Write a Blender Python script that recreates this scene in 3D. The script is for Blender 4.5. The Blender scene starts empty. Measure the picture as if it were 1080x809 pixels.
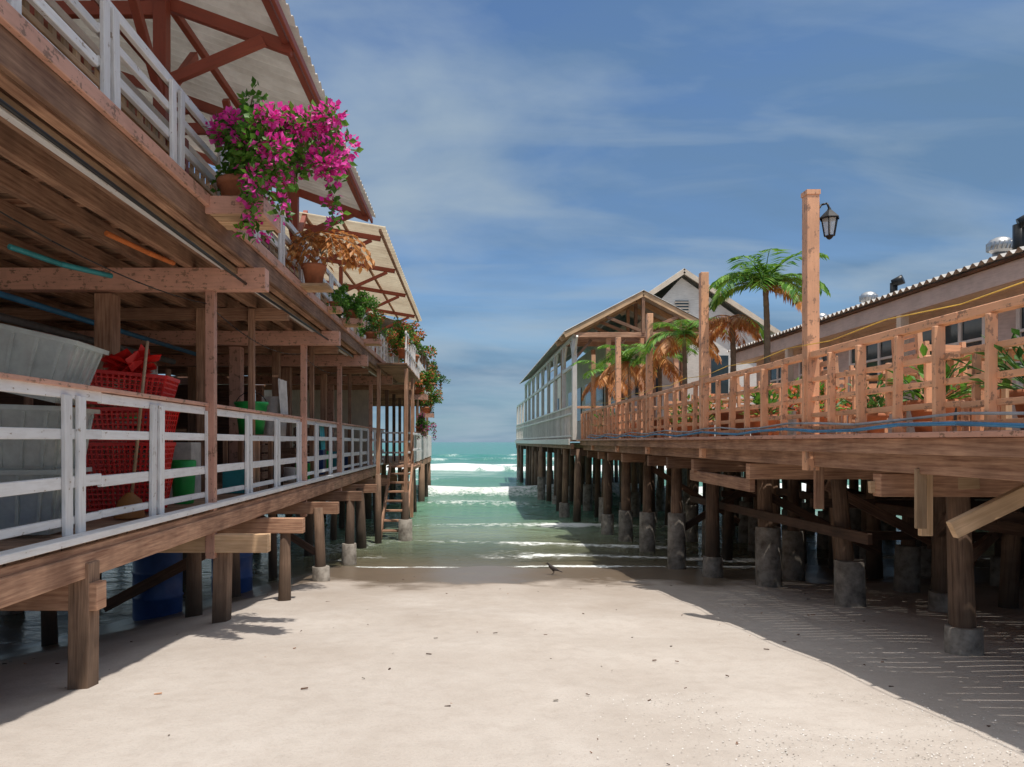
import bpy, math, random
import numpy as np
from mathutils import Vector, Matrix, noise
random.seed(7); rng=np.random.RandomState(7)
S=bpy.context.scene
S.view_settings.view_transform='Standard'
S.view_settings.look='None'
S.view_settings.exposure=0
R=random.uniform

# ------------------------------------------------------------ materials
MATS={}
def newmat(name):
    m=bpy.data.materials.new(name); m.use_nodes=True
    nt=m.node_tree; nt.nodes.clear()
    o=nt.nodes.new('ShaderNodeOutputMaterial'); p=nt.nodes.new('ShaderNodeBsdfPrincipled')
    nt.links.new(p.outputs[0],o.inputs[0]); MATS[name]=m
    return m,nt,p
def N(nt,t,**k):
    n=nt.nodes.new(t)
    for a,b in k.items(): setattr(n,a,b)
    return n
def mixc(nt,fac,a,b,mode='MIX'):
    n=N(nt,'ShaderNodeMix',data_type='RGBA',blend_type=mode)
    for i,v in ((0,fac),(6,a),(7,b)):
        if hasattr(v,'default_value') or hasattr(v,'is_linked'): nt.links.new(v,n.inputs[i])
        else: n.inputs[i].default_value=v if i==0 else (*v,1)
    return n.outputs[2]
def noi(nt,vec,scale,detail=4,rough=.6):
    n=N(nt,'ShaderNodeTexNoise'); n.inputs['Scale'].default_value=scale
    n.inputs['Detail'].default_value=detail; n.inputs['Roughness'].default_value=rough
    if vec is not None: nt.links.new(vec,n.inputs['Vector'])
    return n.outputs['Fac']
def mr(nt,v,a,b,c=0,d=1):
    n=N(nt,'ShaderNodeMapRange'); nt.links.new(v,n.inputs[0])
    for i,x in enumerate((a,b,c,d)): n.inputs[i+1].default_value=x
    return n.outputs[0]
def bump(nt,p,h,strength=.3,dist=.01):
    n=N(nt,'ShaderNodeBump'); n.inputs['Strength'].default_value=strength; n.inputs['Distance'].default_value=dist
    nt.links.new(h,n.inputs['Height']); nt.links.new(n.outputs[0],p.inputs['Normal'])
def isl(nt,lo,hi):
    g=N(nt,'ShaderNodeNewGeometry'); return mr(nt,g.outputs['Random Per Island'],0,1,lo,hi)
def grey(nt,v):
    c=N(nt,'ShaderNodeCombineColor')
    for i in range(3): nt.links.new(v,c.inputs[i])
    return c.outputs[0]
def wood(name,dark,light,rough=.8,wet=False,b=.5):
    m,nt,p=newmat(name)
    uv=N(nt,'ShaderNodeUVMap'); mp=N(nt,'ShaderNodeMapping'); nt.links.new(uv.outputs[0],mp.inputs[0])
    mp.inputs['Scale'].default_value=(1.6,28,1)
    g=noi(nt,mp.outputs[0],1.6,4,.65)
    tc=N(nt,'ShaderNodeTexCoord')
    c=mixc(nt,mr(nt,g,.3,.7),dark,light)
    pt=noi(nt,tc.outputs['Object'],2.2,3)
    c=mixc(nt,mr(nt,pt,.42,.72,0,.6),c,tuple(x*.45 for x in dark))
    c=mixc(nt,1.0,c,grey(nt,isl(nt,.55,1.3)),'MULTIPLY')
    if wet:
        ge=N(nt,'ShaderNodeNewGeometry'); s=N(nt,'ShaderNodeSeparateXYZ'); nt.links.new(ge.outputs['Position'],s.inputs[0])
        a=N(nt,'ShaderNodeMath',operation='MULTIPLY_ADD'); nt.links.new(g,a.inputs[0]); a.inputs[1].default_value=-.9; nt.links.new(s.outputs[2],a.inputs[2])
        c=mixc(nt,mr(nt,a.outputs[0],-.70,.15,.85,0),c,(.045,.036,.026))
    nt.links.new(c,p.inputs['Base Color']); p.inputs['Roughness'].default_value=rough
    bump(nt,p,g,b,.006); return m
def paint(name,col,under=(.2,.14,.09),chip=.62,rough=.55,var=.12,dirt=.35):
    m,nt,p=newmat(name)
    tc=N(nt,'ShaderNodeTexCoord'); ob=tc.outputs['Object']
    uv=N(nt,'ShaderNodeUVMap'); mp=N(nt,'ShaderNodeMapping'); nt.links.new(uv.outputs[0],mp.inputs[0]); mp.inputs['Scale'].default_value=(2.5,22,1)
    g=noi(nt,mp.outputs[0],2,4,.6)
    d=noi(nt,ob,3,4,.65)
    c=mixc(nt,mr(nt,d,.42,.72,0,dirt),col,tuple(x*.42 for x in col))
    e=noi(nt,ob,14,4,.7)
    ch=N(nt,'ShaderNodeMath',operation='MULTIPLY_ADD'); nt.links.new(g,ch.inputs[0]); ch.inputs[1].default_value=.5; nt.links.new(e,ch.inputs[2])
    fac=mr(nt,ch.outputs[0],chip+.25,chip+.29,0,1)
    c=mixc(nt,fac,c,under)
    c=mixc(nt,mr(nt,g,.45,.75,0,.3),c,under)
    c=mixc(nt,1.0,c,grey(nt,isl(nt,1-var*1.6,1+var*.5)),'MULTIPLY')
    nt.links.new(c,p.inputs['Base Color']); p.inputs['Roughness'].default_value=rough
    bump(nt,p,ch.outputs[0],.3,.004); return m
def plain(name,col,rough=.6,metal=0,scale=6,var=.35,bs=.2,trans=0,dark=None,isv=0.1):
    m,nt,p=newmat(name); tc=N(nt,'ShaderNodeTexCoord')
    n=noi(nt,tc.outputs['Object'],scale,4,.65)
    c=mixc(nt,mr(nt,n,.35,.7,0,1),col,dark or tuple(x*(1-var) for x in col))
    c=mixc(nt,1.0,c,grey(nt,isl(nt,1-isv,1+isv)),'MULTIPLY')
    nt.links.new(c,p.inputs['Base Color']); p.inputs['Roughness'].default_value=rough; p.inputs['Metallic'].default_value=metal
    p.inputs['Transmission Weight'].default_value=trans
    if bs: bump(nt,p,n,bs,.01)
    return m
def leafm(name,c1,c2,tr=.35,nz=False):
    m=bpy.data.materials.new(name); m.use_nodes=True; nt=m.node_tree; nt.nodes.clear(); MATS[name]=m
    o=N(nt,'ShaderNodeOutputMaterial'); p=N(nt,'ShaderNodeBsdfPrincipled'); t=N(nt,'ShaderNodeBsdfTranslucent'); mx=N(nt,'ShaderNodeMixShader')
    if nz:
        tc=N(nt,'ShaderNodeTexCoord'); f=mr(nt,noi(nt,tc.outputs['Object'],1.5,5,.7),.35,.7)
    else: f=isl(nt,0,1)
    c=mixc(nt,f,c1,c2)
    nt.links.new(c,p.inputs['Base Color']); nt.links.new(c,t.inputs['Color']); p.inputs['Roughness'].default_value=.5
    mx.inputs[0].default_value=tr
    nt.links.new(p.outputs[0],mx.inputs[1]); nt.links.new(t.outputs[0],mx.inputs[2]); nt.links.new(mx.outputs[0],o.inputs[0])
wood('old_wood',(.23,.105,.06),(.60,.36,.225))
wood('deck_wood',(.26,.14,.085),(.58,.38,.25))
wood('dark_wood',(.07,.036,.022),(.20,.11,.068))
wood('pile_wood',(.115,.065,.040),(.40,.25,.16),wet=True,b=.9)
wood('light_wood',(.48,.30,.16),(.72,.50,.31))
paint('white_paint',(.86,.85,.83),chip=.66,under=(.42,.34,.27),dirt=.22)
paint('pink_paint',(.72,.39,.28),chip=.58,dirt=.45,under=(.3,.17,.11))
paint('orange_paint',(.83,.44,.25),chip=.58,dirt=.4,under=(.38,.21,.13))
paint('red_brown',(.36,.085,.05),chip=.8,under=(.14,.06,.04))
paint('cream_wall',(.74,.63,.50),chip=.95,dirt=.3)
paint('pinkish_wall',(.60,.49,.43),chip=.95,dirt=.4)
paint('house_white',(.80,.77,.71),chip=.95,dirt=.25)
plain('concrete',(.38,.34,.29),.9,scale=7,bs=.8,dark=(.12,.10,.08))
plain('asbestos_roof',(.52,.50,.47),.85,scale=3,dark=(.30,.28,.26),bs=.2)
leafm('roof_sheet',(.66,.63,.57),(.42,.38,.33),.14,True)
leafm('roof_fibre',(.78,.69,.52),(.56,.46,.33),.35,True)
plain('dark_metal',(.03,.03,.03),.4,.5)
plain('silver_metal',(.6,.6,.6),.35,.9,scale=4)
plain('terracotta',(.52,.19,.09),.8,scale=8)
plain('soil',(.05,.035,.025),.95)
plain('blue_pipe',(.05,.22,.42),.45,bs=0)
plain('teal_pipe',(.05,.35,.38),.45,bs=0)
plain('grey_pipe',(.35,.38,.42),.5,bs=0)
plain('red_plastic',(.74,.025,.02),.4,bs=0,var=.2)
plain('green_plastic',(.03,.50,.10),.4,bs=0,var=.2)
plain('blue_plastic',(.03,.09,.28),.4,bs=0,var=.3)
plain('yellow_rope',(.8,.5,.08),.7,bs=0)
plain('orange_cloth',(.7,.2,.05),.9)
plain('white_cloth',(.7,.66,.6),.9)
plain('clear_plastic',(.66,.70,.64),.3,bs=0,var=.3)
plain('feather_dark',(.05,.04,.035),.7,bs=0)
MATS['clear_plastic'].node_tree.nodes['Principled BSDF'].inputs['Alpha'].default_value=.5
plain('ac_glass',(.04,.06,.07),.08,bs=0)
plain('lamp_glass',(.75,.75,.7),.15,bs=0)
MATS['lamp_glass'].node_tree.nodes['Principled BSDF'].inputs['Alpha'].default_value=.5
leafm('leaf_green',(.04,.14,.015),(.16,.36,.04))
leafm('leaf_dark',(.025,.09,.015),(.10,.23,.04))
leafm('leaf_palm',(.05,.18,.02),(.24,.43,.06))
leafm('leaf_dead',(.40,.14,.04),(.66,.32,.10))
leafm('bract_magenta',(.82,.02,.36),(.96,.12,.58),.4)
leafm('bract_red',(.62,.09,.04),(.85,.32,.12))
plain('palm_trunk',(.25,.19,.13),.9,scale=20,bs=.6)

# ------------------------------------------------------------ mesh builder
class B:
    def __init__(s): s.v=[];s.f=[];s.uv=[];s.m=[];s.sm=[];s.mats=[]
    def mi(s,m):
        if m not in s.mats: s.mats.append(m)
        return s.mats.index(m)
    def face(s,idx,uv,m,sm=False):
        s.f.append(idx); s.uv.append(uv); s.m.append(s.mi(m)); s.sm.append(sm)
    def beam(s,p0,p1,w,h,m,up=(0,0,1),j=0.0):
        p0=Vector(p0);p1=Vector(p1)
        if j: p0=p0+Vector((R(-j,j),R(-j,j),R(-j,j)));p1=p1+Vector((R(-j,j),R(-j,j),R(-j,j)))
        a=(p1-p0);L=a.length
        if L<1e-6: return
        a/=L; up=Vector(up)
        if abs(a.dot(up))>.95: up=Vector((0,1,0))
        x=a.cross(up).normalized(); y=x.cross(a)
        k=len(s.v)
        for p in (p0,p1):
            for sx,sy in ((-1,-1),(1,-1),(1,1),(-1,1)): s.v.append(tuple(p+x*(sx*w/2)+y*(sy*h/2)))
        o=R(0,50);q=R(0,50); dims=[w,h,w,h];acc=0
        for i in range(4):
            jn=(i+1)%4
            s.face((k+i,k+jn,k+4+jn,k+4+i),[(o,q+acc),(o,q+acc+dims[i]),(o+L,q+acc+dims[i]),(o+L,q+acc)],m); acc+=dims[i]
        e=[(o,q),(o+.02,q),(o+.02,q+h),(o,q+h)]
        s.face((k+3,k+2,k+1,k),e,m); s.face((k+4,k+5,k+6,k+7),e,m)
    def box(s,x0,x1,y0,y1,z0,z1,m,j=0):
        dx,dy,dz=x1-x0,y1-y0,z1-z0;cx,cy,cz=(x0+x1)/2,(y0+y1)/2,(z0+z1)/2
        if dx>=dy and dx>=dz: s.beam((x0,cy,cz),(x1,cy,cz),dy,dz,m,j=j)
        elif dy>=dz: s.beam((cx,y0,cz),(cx,y1,cz),dx,dz,m,j=j)
        else: s.beam((cx,cy,z0),(cx,cy,z1),dx,dy,m,up=(0,1,0),j=j)
    def cyl(s,p0,p1,r0,r1,m,n=10,cap=True,sm=True,wob=0):
        p0=Vector(p0);p1=Vector(p1);a=(p1-p0);L=a.length
        if L<1e-6:return
        a/=L
        up=Vector((0,0,1)) if abs(a.z)<.9 else Vector((0,1,0))
        x=a.cross(up).normalized();y=a.cross(x);k=len(s.v);ph=R(0,6)
        wb=[1+R(-wob,wob) for _ in range(n)]
        for p,r in((p0,r0),(p1,r1)):
            for i in range(n):
                t=2*math.pi*i/n+ph; s.v.append(tuple(p+(x*math.cos(t)+y*math.sin(t))*r*wb[i]))
        o=R(0,50);c=2*math.pi*max(r0,r1)/n
        for i in range(n):
            jn=(i+1)%n
            s.face((k+i,k+jn,k+n+jn,k+n+i),[(o,i*c),(o,(i+1)*c),(o+L,(i+1)*c),(o+L,i*c)],m,sm)
        if cap:
            s.face(tuple(k+i for i in reversed(range(n))),[(o,0)]*n,m); s.face(tuple(k+n+i for i in range(n)),[(o,0)]*n,m)
    def tube(s,pts,r,m,n=8):
        for a,b in zip(pts[:-1],pts[1:]): s.cyl(a,b,r,r,m,n,True)
    def lathe(s,c,prof,m,n=16,sm=True):
        k=len(s.v)
        for r,z in prof:
            for i in range(n):
                t=2*math.pi*i/n; s.v.append((c[0]+r*math.cos(t),c[1]+r*math.sin(t),c[2]+z))
        for q in range(len(prof)-1):
            for i in range(n):
                jn=(i+1)%n
                s.face((k+q*n+i,k+q*n+jn,k+(q+1)*n+jn,k+(q+1)*n+i),[(i*.1,q*.1),(i*.1+.1,q*.1),(i*.1+.1,q*.1+.1),(i*.1,q*.1+.1)],m,sm)
    def leaf(s,p,d,n,L,W,m):
        p=Vector(p);d=Vector(d).normalized();n=Vector(n); x=d.cross(n)
        if x.length<1e-3: x=Vector((1,0,0))
        x.normalize(); nn=x.cross(d); k=len(s.v)
        s.v+=[tuple(p),tuple(p+d*L*.5+x*W*.5+nn*L*.08),tuple(p+d*L),tuple(p+d*L*.5-x*W*.5+nn*L*.08)]
        s.face((k,k+1,k+2,k+3),[(0,0),(1,0),(1,1),(0,1)],m)
    def clump(s,c,r,n,L,W,m,squash=1):
        for _ in range(n):
            d=Vector((random.gauss(0,1),random.gauss(0,1),random.gauss(0,1))).normalized()
            rr=r*(R(.15,1)**.5); p=Vector(c)+Vector((d.x*rr,d.y*rr,d.z*rr*squash))
            q=(d+Vector((R(-.9,.9),R(-.9,.9),R(-.7,.7))))
            s.leaf(p,q,(R(-1,1),R(-1,1),R(.2,1)),L*R(.6,1.2),W*R(.6,1.2),m)
    def corr(s,x0,z0,x1,z1,y0,y1,m,pitch=.16,amp=.022,rows=2):
        n=int((y1-y0)/pitch*6); k=len(s.v); st=rows+1
        for i in range(n+1):
            y=y0+(y1-y0)*i/n; w=amp*math.sin(2*math.pi*(y-y0)/pitch)
            for r in range(st):
                t=r/rows; s.v.append((x0+(x1-x0)*t,y,z0+(z1-z0)*t+w))
        for i in range(n):
            for r in range(rows):
                a=k+i*st+r; s.face((a,a+1,a+st+1,a+st),[(0,0)]*4,m,True)
    def make(s,name,parent=None,bevel=0):
        me=bpy.data.meshes.new(name); me.from_pydata(s.v,[],s.f)
        for mm in s.mats: me.materials.append(MATS[mm])
        uvl=me.uv_layers.new(name='UVMap')
        flat=[c for f in s.uv for u in f for c in u]
        uvl.data.foreach_set('uv',flat)
        me.polygons.foreach_set('material_index',s.m); me.polygons.foreach_set('use_smooth',s.sm); me.update()
        o=bpy.data.objects.new(name,me); S.collection.objects.link(o)
        if parent: o.parent=parent
        if bevel:
            b=o.modifiers.new('Bevel','BEVEL'); b.width=bevel; b.segments=1; b.limit_method='ANGLE'; b.angle_limit=math.radians(60)
        return o
class Thing:
    def __init__(s,name): s.name=name; s.parts={}
    def __getitem__(s,k):
        if k not in s.parts: s.parts[k]=B()
        return s.parts[k]
    def done(s,bevel=0):
        e=bpy.data.objects.new(s.name,None); S.collection.objects.link(e); e.empty_display_size=.3
        for k,b in s.parts.items():
            if b.v: b.make(k,e,bevel)
        return e

# ------------------------------------------------------------ terrain
WZ=-.47
def drop(x):
    return np.where(x<-2.3,.16*np.minimum(-x-2.3,2.3),0.0)
def gz(x,y):
    z=.55-.08*y
    if y<0: z=.55-.03*y
    z-=float(drop(np.float64(x)))*min(max((y-2)/5,0),1)
    if y>60: z=max(-4.25-(y-60)*.002,-9)
    return z
def axis(parts):
    out=[]
    for a,b,st in parts:
        n=max(1,int(round((b-a)/st))); out+=list(np.linspace(a,b,n,endpoint=False))
    return out+[parts[-1][1]]
xs=axis([(-1500,-100,350),(-100,-20,20),(-20,-7,1),(-7,7,.055),(7,20,1),(20,100,20),(100,1500,350)])
ys=axis([(-200,-20,30),(-20,1,1.5),(1,13.5,.055),(13.5,30,.7),(30,60,6),(60,400,60),(400,3000,650)])
X,Y=np.meshgrid(xs,ys); 
Z=np.vectorize(gz)(X,Y)
near=(X>-7)&(X<7)&(Y>1)&(Y<14)
nz=np.zeros_like(Z)
for _ in range(26):
    kx,ky,ph=rng.uniform(-5,5),rng.uniform(-5,5),rng.uniform(0,6.28); nz+=np.sin(kx*X+ky*Y+ph)
Z+=np.where(near,nz*.0024,0)
fpt=[]
def walk(x,y,a,n):
    for i in range(n):
        x+=math.cos(a)*.33;y+=math.sin(a)*.33;a+=R(-.15,.15)
        o=(-1)**i*.08; fpt.append((x-math.sin(a)*o,y+math.cos(a)*o,a))
for _ in range(7): walk(R(-2.5,2.5),R(2,7),R(1,2.1),random.randint(8,22))
for _ in range(40): fpt.append((R(-4,4),R(2,10),R(0,6)))
for (fx,fy,a) in fpt:
    u=(X-fx)*math.cos(a)+(Y-fy)*math.sin(a); v=-(X-fx)*math.sin(a)+(Y-fy)*math.cos(a)
    q=(u/.13)**2+(v/.055)**2
    Z+=-.008*np.exp(-q**1.5)+.003*np.exp(-(np.sqrt(q)-1.5)**2*4)
def gridmesh(name,X,Y,Z,mat,attrs={}):
    h,w=X.shape; v=np.stack([X,Y,Z],-1).reshape(-1,3)
    i=np.arange(h*w).reshape(h,w)
    f=np.stack([i[:-1,:-1],i[:-1,1:],i[1:,1:],i[1:,:-1]],-1).reshape(-1,4)
    me=bpy.data.meshes.new(name); me.from_pydata(v.tolist(),[],f.tolist())
    me.polygons.foreach_set('use_smooth',[True]*len(f))
    for k,at in attrs.items():
        a=me.attributes.new(k,'FLOAT','POINT'); a.data.foreach_set('value',at.reshape(-1).astype(np.float32))
    me.materials.append(mat); me.update(); o=bpy.data.objects.new(name,me); S.collection.objects.link(o); return o
m,nt,p=newmat('sand')
ge=N(nt,'ShaderNodeNewGeometry'); pos=ge.outputs['Position']; sp=N(nt,'ShaderNodeSeparateXYZ'); nt.links.new(pos,sp.inputs[0])
n1=noi(nt,pos,.8,4,.6); n2=noi(nt,pos,60,3,.7); n3=noi(nt,pos,350,1,.6); n4=noi(nt,pos,7,4,.6)
c=mixc(nt,mr(nt,n1,.3,.7),(.455,.40,.35),(.56,.51,.46))
c=mixc(nt,mr(nt,n4,.45,.72,0,.35),c,(.38,.325,.28))
c=mixc(nt,mr(nt,n2,.52,.75,0,.4),c,(.33,.28,.24))
c=mixc(nt,mr(nt,n3,.655,.70,0,.55),c,(.20,.17,.15))
wv=N(nt,'ShaderNodeMath',operation='MULTIPLY_ADD'); nt.links.new(n1,wv.inputs[0]); wv.inputs[1].default_value=.35; nt.links.new(sp.outputs[2],wv.inputs[2])
wet=mr(nt,wv.outputs[0],-.14,-.07,1,0)
damp=mr(nt,wv.outputs[0],-.10,.16,.6,0)
c=mixc(nt,damp,c,(.33,.27,.22))
c=mixc(nt,wet,c,(.165,.125,.09))
nt.links.new(c,p.inputs['Base Color']); nt.links.new(mr(nt,wet,0,1,.92,.34),p.inputs['Roughness']); p.inputs['Specular IOR Level'].default_value=.3
ad=N(nt,'ShaderNodeMath',operation='MULTIPLY_ADD'); nt.links.new(n2,ad.inputs[0]); ad.inputs[1].default_value=.35; nt.links.new(n4,ad.inputs[2])
bn=N(nt,'ShaderNodeBump'); bn.inputs['Distance'].default_value=.02; nt.links.new(ad.outputs[0],bn.inputs['Height']); nt.links.new(mr(nt,wet,0,1,.55,.08),bn.inputs['Strength']); nt.links.new(bn.outputs[0],p.inputs['Normal'])
gridmesh('sand_beach',X,Y,Z,m)

# sea
xs=axis([(-2500,-300,550),(-300,-60,40),(-60,-14,2),(-14,14,.2),(14,60,2),(60,300,40),(300,2500,550)])
ys=axis([(6.5,24,.1),(24,60,.22),(60,110,1),(110,400,20),(400,4200,760)])
X,Y=np.meshgrid(xs,ys)
def ns(X,Y,fx,fy,k=5,seed=0):
    r=np.random.RandomState(seed); o=0
    for _ in range(k): o=o+np.sin(X*r.uniform(-fx,fx)+Y*r.uniform(-fy,fy)+r.uniform(0,6.28))/k
    return o
shore=(1.02-drop(X))/.08-.1+.45*ns(X,Y*0,.5,0,5,31)+.15*ns(X,Y*0,2,0,5,32)
H=np.zeros_like(X);F=np.zeros_like(X)
for (y0,A,w,fo,sd,fa,pt) in ((16.0,.02,.3,.75,1,1.2,1),(19.5,.05,.5,.8,9,1.6,1),(24.5,.12,.8,.8,2,1.8,1),(30.5,.52,1.1,1.5,3,1.4,.3),(40,.2,1.4,.8,4,2.2,.9),(57,.38,1.2,1.7,5,1.3,.08),(66,.2,1.2,1.1,15,2.5,.7),(86,.35,2,.8,7,3,.5),(110,.35,2.5,.6,8,3,.5)):
    yc=y0+fa*ns(X,Y*0,.8,0,6,sd)
    d=Y-yc; amp=(.9+.5*ns(X,Y*0,1.0,0,5,sd+20))
    patch=1-pt*(1-np.clip(.45+1.6*ns(X,Y,.9,.5,5,sd+70),0,1))
    H+=A*amp*np.where(d<0,np.exp(-(d/(w*.6))**2),np.exp(-(d/(w*1.6))**2))
    F+=fo*patch*np.clip(amp+.6*ns(X,Y,3.0,2.5,6,sd+40),0,1.2)*np.where(d<0,np.exp(-(d/(w*1.2))**2),np.exp(-(d/(w*.5))**2))
H+=.035*ns(X,Y,3,5,8,50)*np.clip((Y-13)/5,0,1)+.07*ns(X,Y,1.4,2.2,7,51)*np.clip((Y-14)/8,0,1)
F+=1.0*np.exp(-((Y-shore-.06)/.10)**2)+.8*np.clip(.5+2*ns(X,Y,1.5,1.5,5,77),0,1)*np.exp(-((Y-shore-1.0-.5*ns(X,Y*0,1.2,0,4,33))/.25)**2)
F+=.5*np.clip(ns(X,Y,2.2,2.6,7,61)*2,0,1)*np.exp(-((Y-shore-3)/5)**2)
taper=np.clip((shore-Y)/1.2,0,2)
Zs=WZ+H*np.clip((Y-shore-.5)/2,0,1)-taper*.16
m,nt,p=newmat('sea_water')
o=[n for n in nt.nodes if n.type=='OUTPUT_MATERIAL'][0]
ge=N(nt,'ShaderNodeNewGeometry'); pos=ge.outputs['Position']; sp=N(nt,'ShaderNodeSeparateXYZ'); nt.links.new(pos,sp.inputs[0])
mp=N(nt,'ShaderNodeMapping'); nt.links.new(pos,mp.inputs[0]); mp.inputs['Scale'].default_value=(.55,1,1)
sd=N(nt,'ShaderNodeAttribute',attribute_name='shore_dist').outputs['Fac']
n1=noi(nt,mp.outputs[0],2.2,5,.65); n2=noi(nt,pos,.12,3,.6); n3=noi(nt,pos,5,5,.75)
c=mixc(nt,mr(nt,sd,0,10),(.28,.24,.145),(.13,.27,.18))
c=mixc(nt,mr(nt,sd,14,90),c,(.045,.25,.19))
c=mixc(nt,mr(nt,n2,.4,.65,0,.4),c,(.035,.16,.13))
at=N(nt,'ShaderNodeAttribute',attribute_name='foam')
fm=N(nt,'ShaderNodeMath',operation='MULTIPLY_ADD'); nt.links.new(n3,fm.inputs[0]); fm.inputs[1].default_value=1.8; nt.links.new(at.outputs['Fac'],fm.inputs[2])
foam=mr(nt,fm.outputs[0],1.35,1.75)
c=mixc(nt,foam,c,(.82,.85,.83))
nt.links.new(c,p.inputs['Base Color']); nt.links.new(mr(nt,foam,0,1,.14,.8),p.inputs['Roughness'])
p.inputs['IOR'].default_value=1.33
bump(nt,p,n1,1.0,.22)
tr=N(nt,'ShaderNodeBsdfTransparent'); mx=N(nt,'ShaderNodeMixShader')
al=mr(nt,sd,0,4.5,.25,1)
mxm=N(nt,'ShaderNodeMath',operation='MAXIMUM'); nt.links.new(al,mxm.inputs[0]); nt.links.new(foam,mxm.inputs[1])
nt.links.new(mxm.outputs[0],mx.inputs[0]); nt.links.new(tr.outputs[0],mx.inputs[1]); nt.links.new(p.outputs[0],mx.inputs[2]); nt.links.new(mx.outputs[0],o.inputs[0])
gridmesh('sea',X,Y,Zs,m,{'foam':F,'shore_dist':Y-shore})

# ------------------------------------------------------------ helpers
def pile(b,x,y,zt,r,sleeve=None,rs=None,lean=(0,0),square=False,m='pile_wood'):
    z0=gz(x,y)-.25
    xt,yt=x+lean[0],y+lean[1]
    if square:
        b.beam((x,y,z0),(xt,yt,zt),r*2,r*2,m,up=(.03,1,0))
    else: b.cyl((x,y,z0),(xt,yt,zt),r*R(1.05,1.2),r*R(.8,.92),m,10,wob=.12)
    if sleeve is not None:
        b.cyl((x,y,z0),(x+lean[0]*.2,y,sleeve),rs*1.04,rs*.97,'concrete',12,wob=.05)
def pot(b,x,y,z,r=.14,h=.25,m='terracotta'):
    b.lathe((x,y,z),[(0.001,0),(r*.7,0),(r*.95,h*.8),(r*1.08,h*.82),(r*1.08,h),(r*.93,h),(r*.9,h*.85)],m,16)
    b.lathe((x,y,z),[(r*.92,h*.88),(0.001,h*.9)],'soil',12)
def planks_x(b,x0,x1,y0,y1,zt,m,w=.14,t=.035):
    y=y0
    while y<y1:
        b.beam((x0+R(0,.015),y+w/2,zt-t/2+R(-.003,.003)),(x1+R(-.01,.006),y+w/2,zt-t/2),w-.012,t,m); y+=w
def pair_rail(b,x,y0,y1,z0,zr,m,step,gap=.15,w=.085,t=.035):
    for z,hh in zr:
        y=y0
        while y<y1:
            e=min(y+3.2,y1); b.beam((x,y,z+R(-.01,.01)),(x,e-.006,z+R(-.01,.01)),t,hh,m); y=e
    y=y0+.3
    while y<y1-.1:
        for d in (0,gap):
            b.beam((x+t/2+.016,y+d,z0+R(-.03,.01)),(x+t/2+.016+R(-.008,.008),y+d+R(-.015,.015),zr[0][0]-.01),w,.028,m,up=(1,0,0))
        y+=step

# ------------------------------------------------------------ LEFT stilt house
L=Thing('stilt_restaurant')
pb=L['piles']
pile(pb,-2.42,4.63,.95,.065,square=True,lean=(.01,.0))
pile(pb,-2.38,7.09,.72,.07,lean=(.02,0),square=True)
for (x,y,r) in((-2.13,8.5,.07),(-2.14,10.7,.08),(-2.13,13.1,.09),(-2.2,15.2,.1),(-2.15,17.6,.11)): pile(pb,x,y,.75,r,lean=(R(-.05,.03),R(-.05,.05)),sleeve=(-.1 if y>10 and y<14 else None),rs=.13)
pb.beam((-2.38,7.0,-.18),(-2.22,7.0,-.17),.2,.04,'concrete')
for x in (-3.1,-4.3,-5.7,-7.2):
    y=5.6+R(-.5,.5)
    while y<20:
        pile(pb,x+R(-.15,.15),y,.9,R(.065,.09),lean=(R(-.06,.06),0),sleeve=(-.15 if random.random()<.35 else None),rs=.14); y+=R(1.6,2.4)
for y in (4.63,7.02,8.5,10.75,13.1,15.2,17.6,19.5):
    e=-1.9 if y>5 else -2.3
    L['lower_beams'].beam((-8,y,.74),(e,y,.74),.12,.17,'old_wood' if y!=7.02 else 'light_wood')
for x in (-2.42,-3.4,-4.6,-5.9,-7.3):
    L['lower_beams'].beam((x,1.5,.93),(x,20,.93),.1,.15,'old_wood')
for a in ((-4.2,8.5,-.2,-2.5,8.5,.7),(-2.6,13,-.3,-4.2,13,.7)):
    L['lower_beams'].beam(a[:3],a[3:],.05,.12,'dark_wood')
planks_x(L['lower_deck'],-8,-2.44,1.5,20.2,1.075,'deck_wood')
L['lower_deck'].beam((-2.41,1.5,.985),(-2.41,20.2,.985),.035,.13,'old_wood')
L['lower_deck'].beam((-2.40,1.5,1.105),(-2.40,20.2,1.105),.10,.045,'white_paint')
pair_rail(L['lower_railing'],-2.5,1.8,21.5,1.13,[(2.0,.07),(1.745,.065),(1.44,.075),(1.2,.05)],'white_paint',1.22)
L['lower_railing'].beam((-2.5,1.8,2.05),(-2.5,21.5,2.05),.1,.03,'pink_paint')
for i,y in enumerate((2.9,6.99,10.9,13.9,18.3)):
    L['posts'].beam((-2.44,y,.60),(-2.44,y,3.12),.085,.085,'pink_paint')
    for x in (-3.45,-5.2,-7): L['posts'].beam((x,y+.06,1.07),(x,y+.06,3.1),.17,.17,'old_wood' if i%2 else 'pink_paint')
    L['upper_beams'].beam((-8,y-.04,3.22),(-1.9,y-.04,3.22),.14,.205,'pink_paint')
for y in (8.9,12.3,16.2): 
    L['posts'].beam((-3.2,y,1.07),(-3.2+R(-.05,.05),y,3.3),.12,.12,'old_wood')
    L['posts'].beam((-2.62,y,1.07),(-2.62,y,3.3),.07,.07,'old_wood')
for y in (9.0,12.4,16.1):
    L['upper_beams'].beam((-8,y,3.25),(-2.2,y,3.25),.1,.14,'old_wood')
for x in (-2.12,-2.34,-2.62,-3.0,-3.45,-4.0,-4.6,-5.3,-6.2,-7.2):
    L['upper_beams'].beam((x,1,3.405),(x,20.5,3.405),.075,.155,'old_wood',j=.008)
y=1.2
while y<20.4:
    L['upper_beams'].beam((-7.5,y,3.51),(-2.06,y,3.51),.06,.05,'old_wood'); y+=.55
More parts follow.
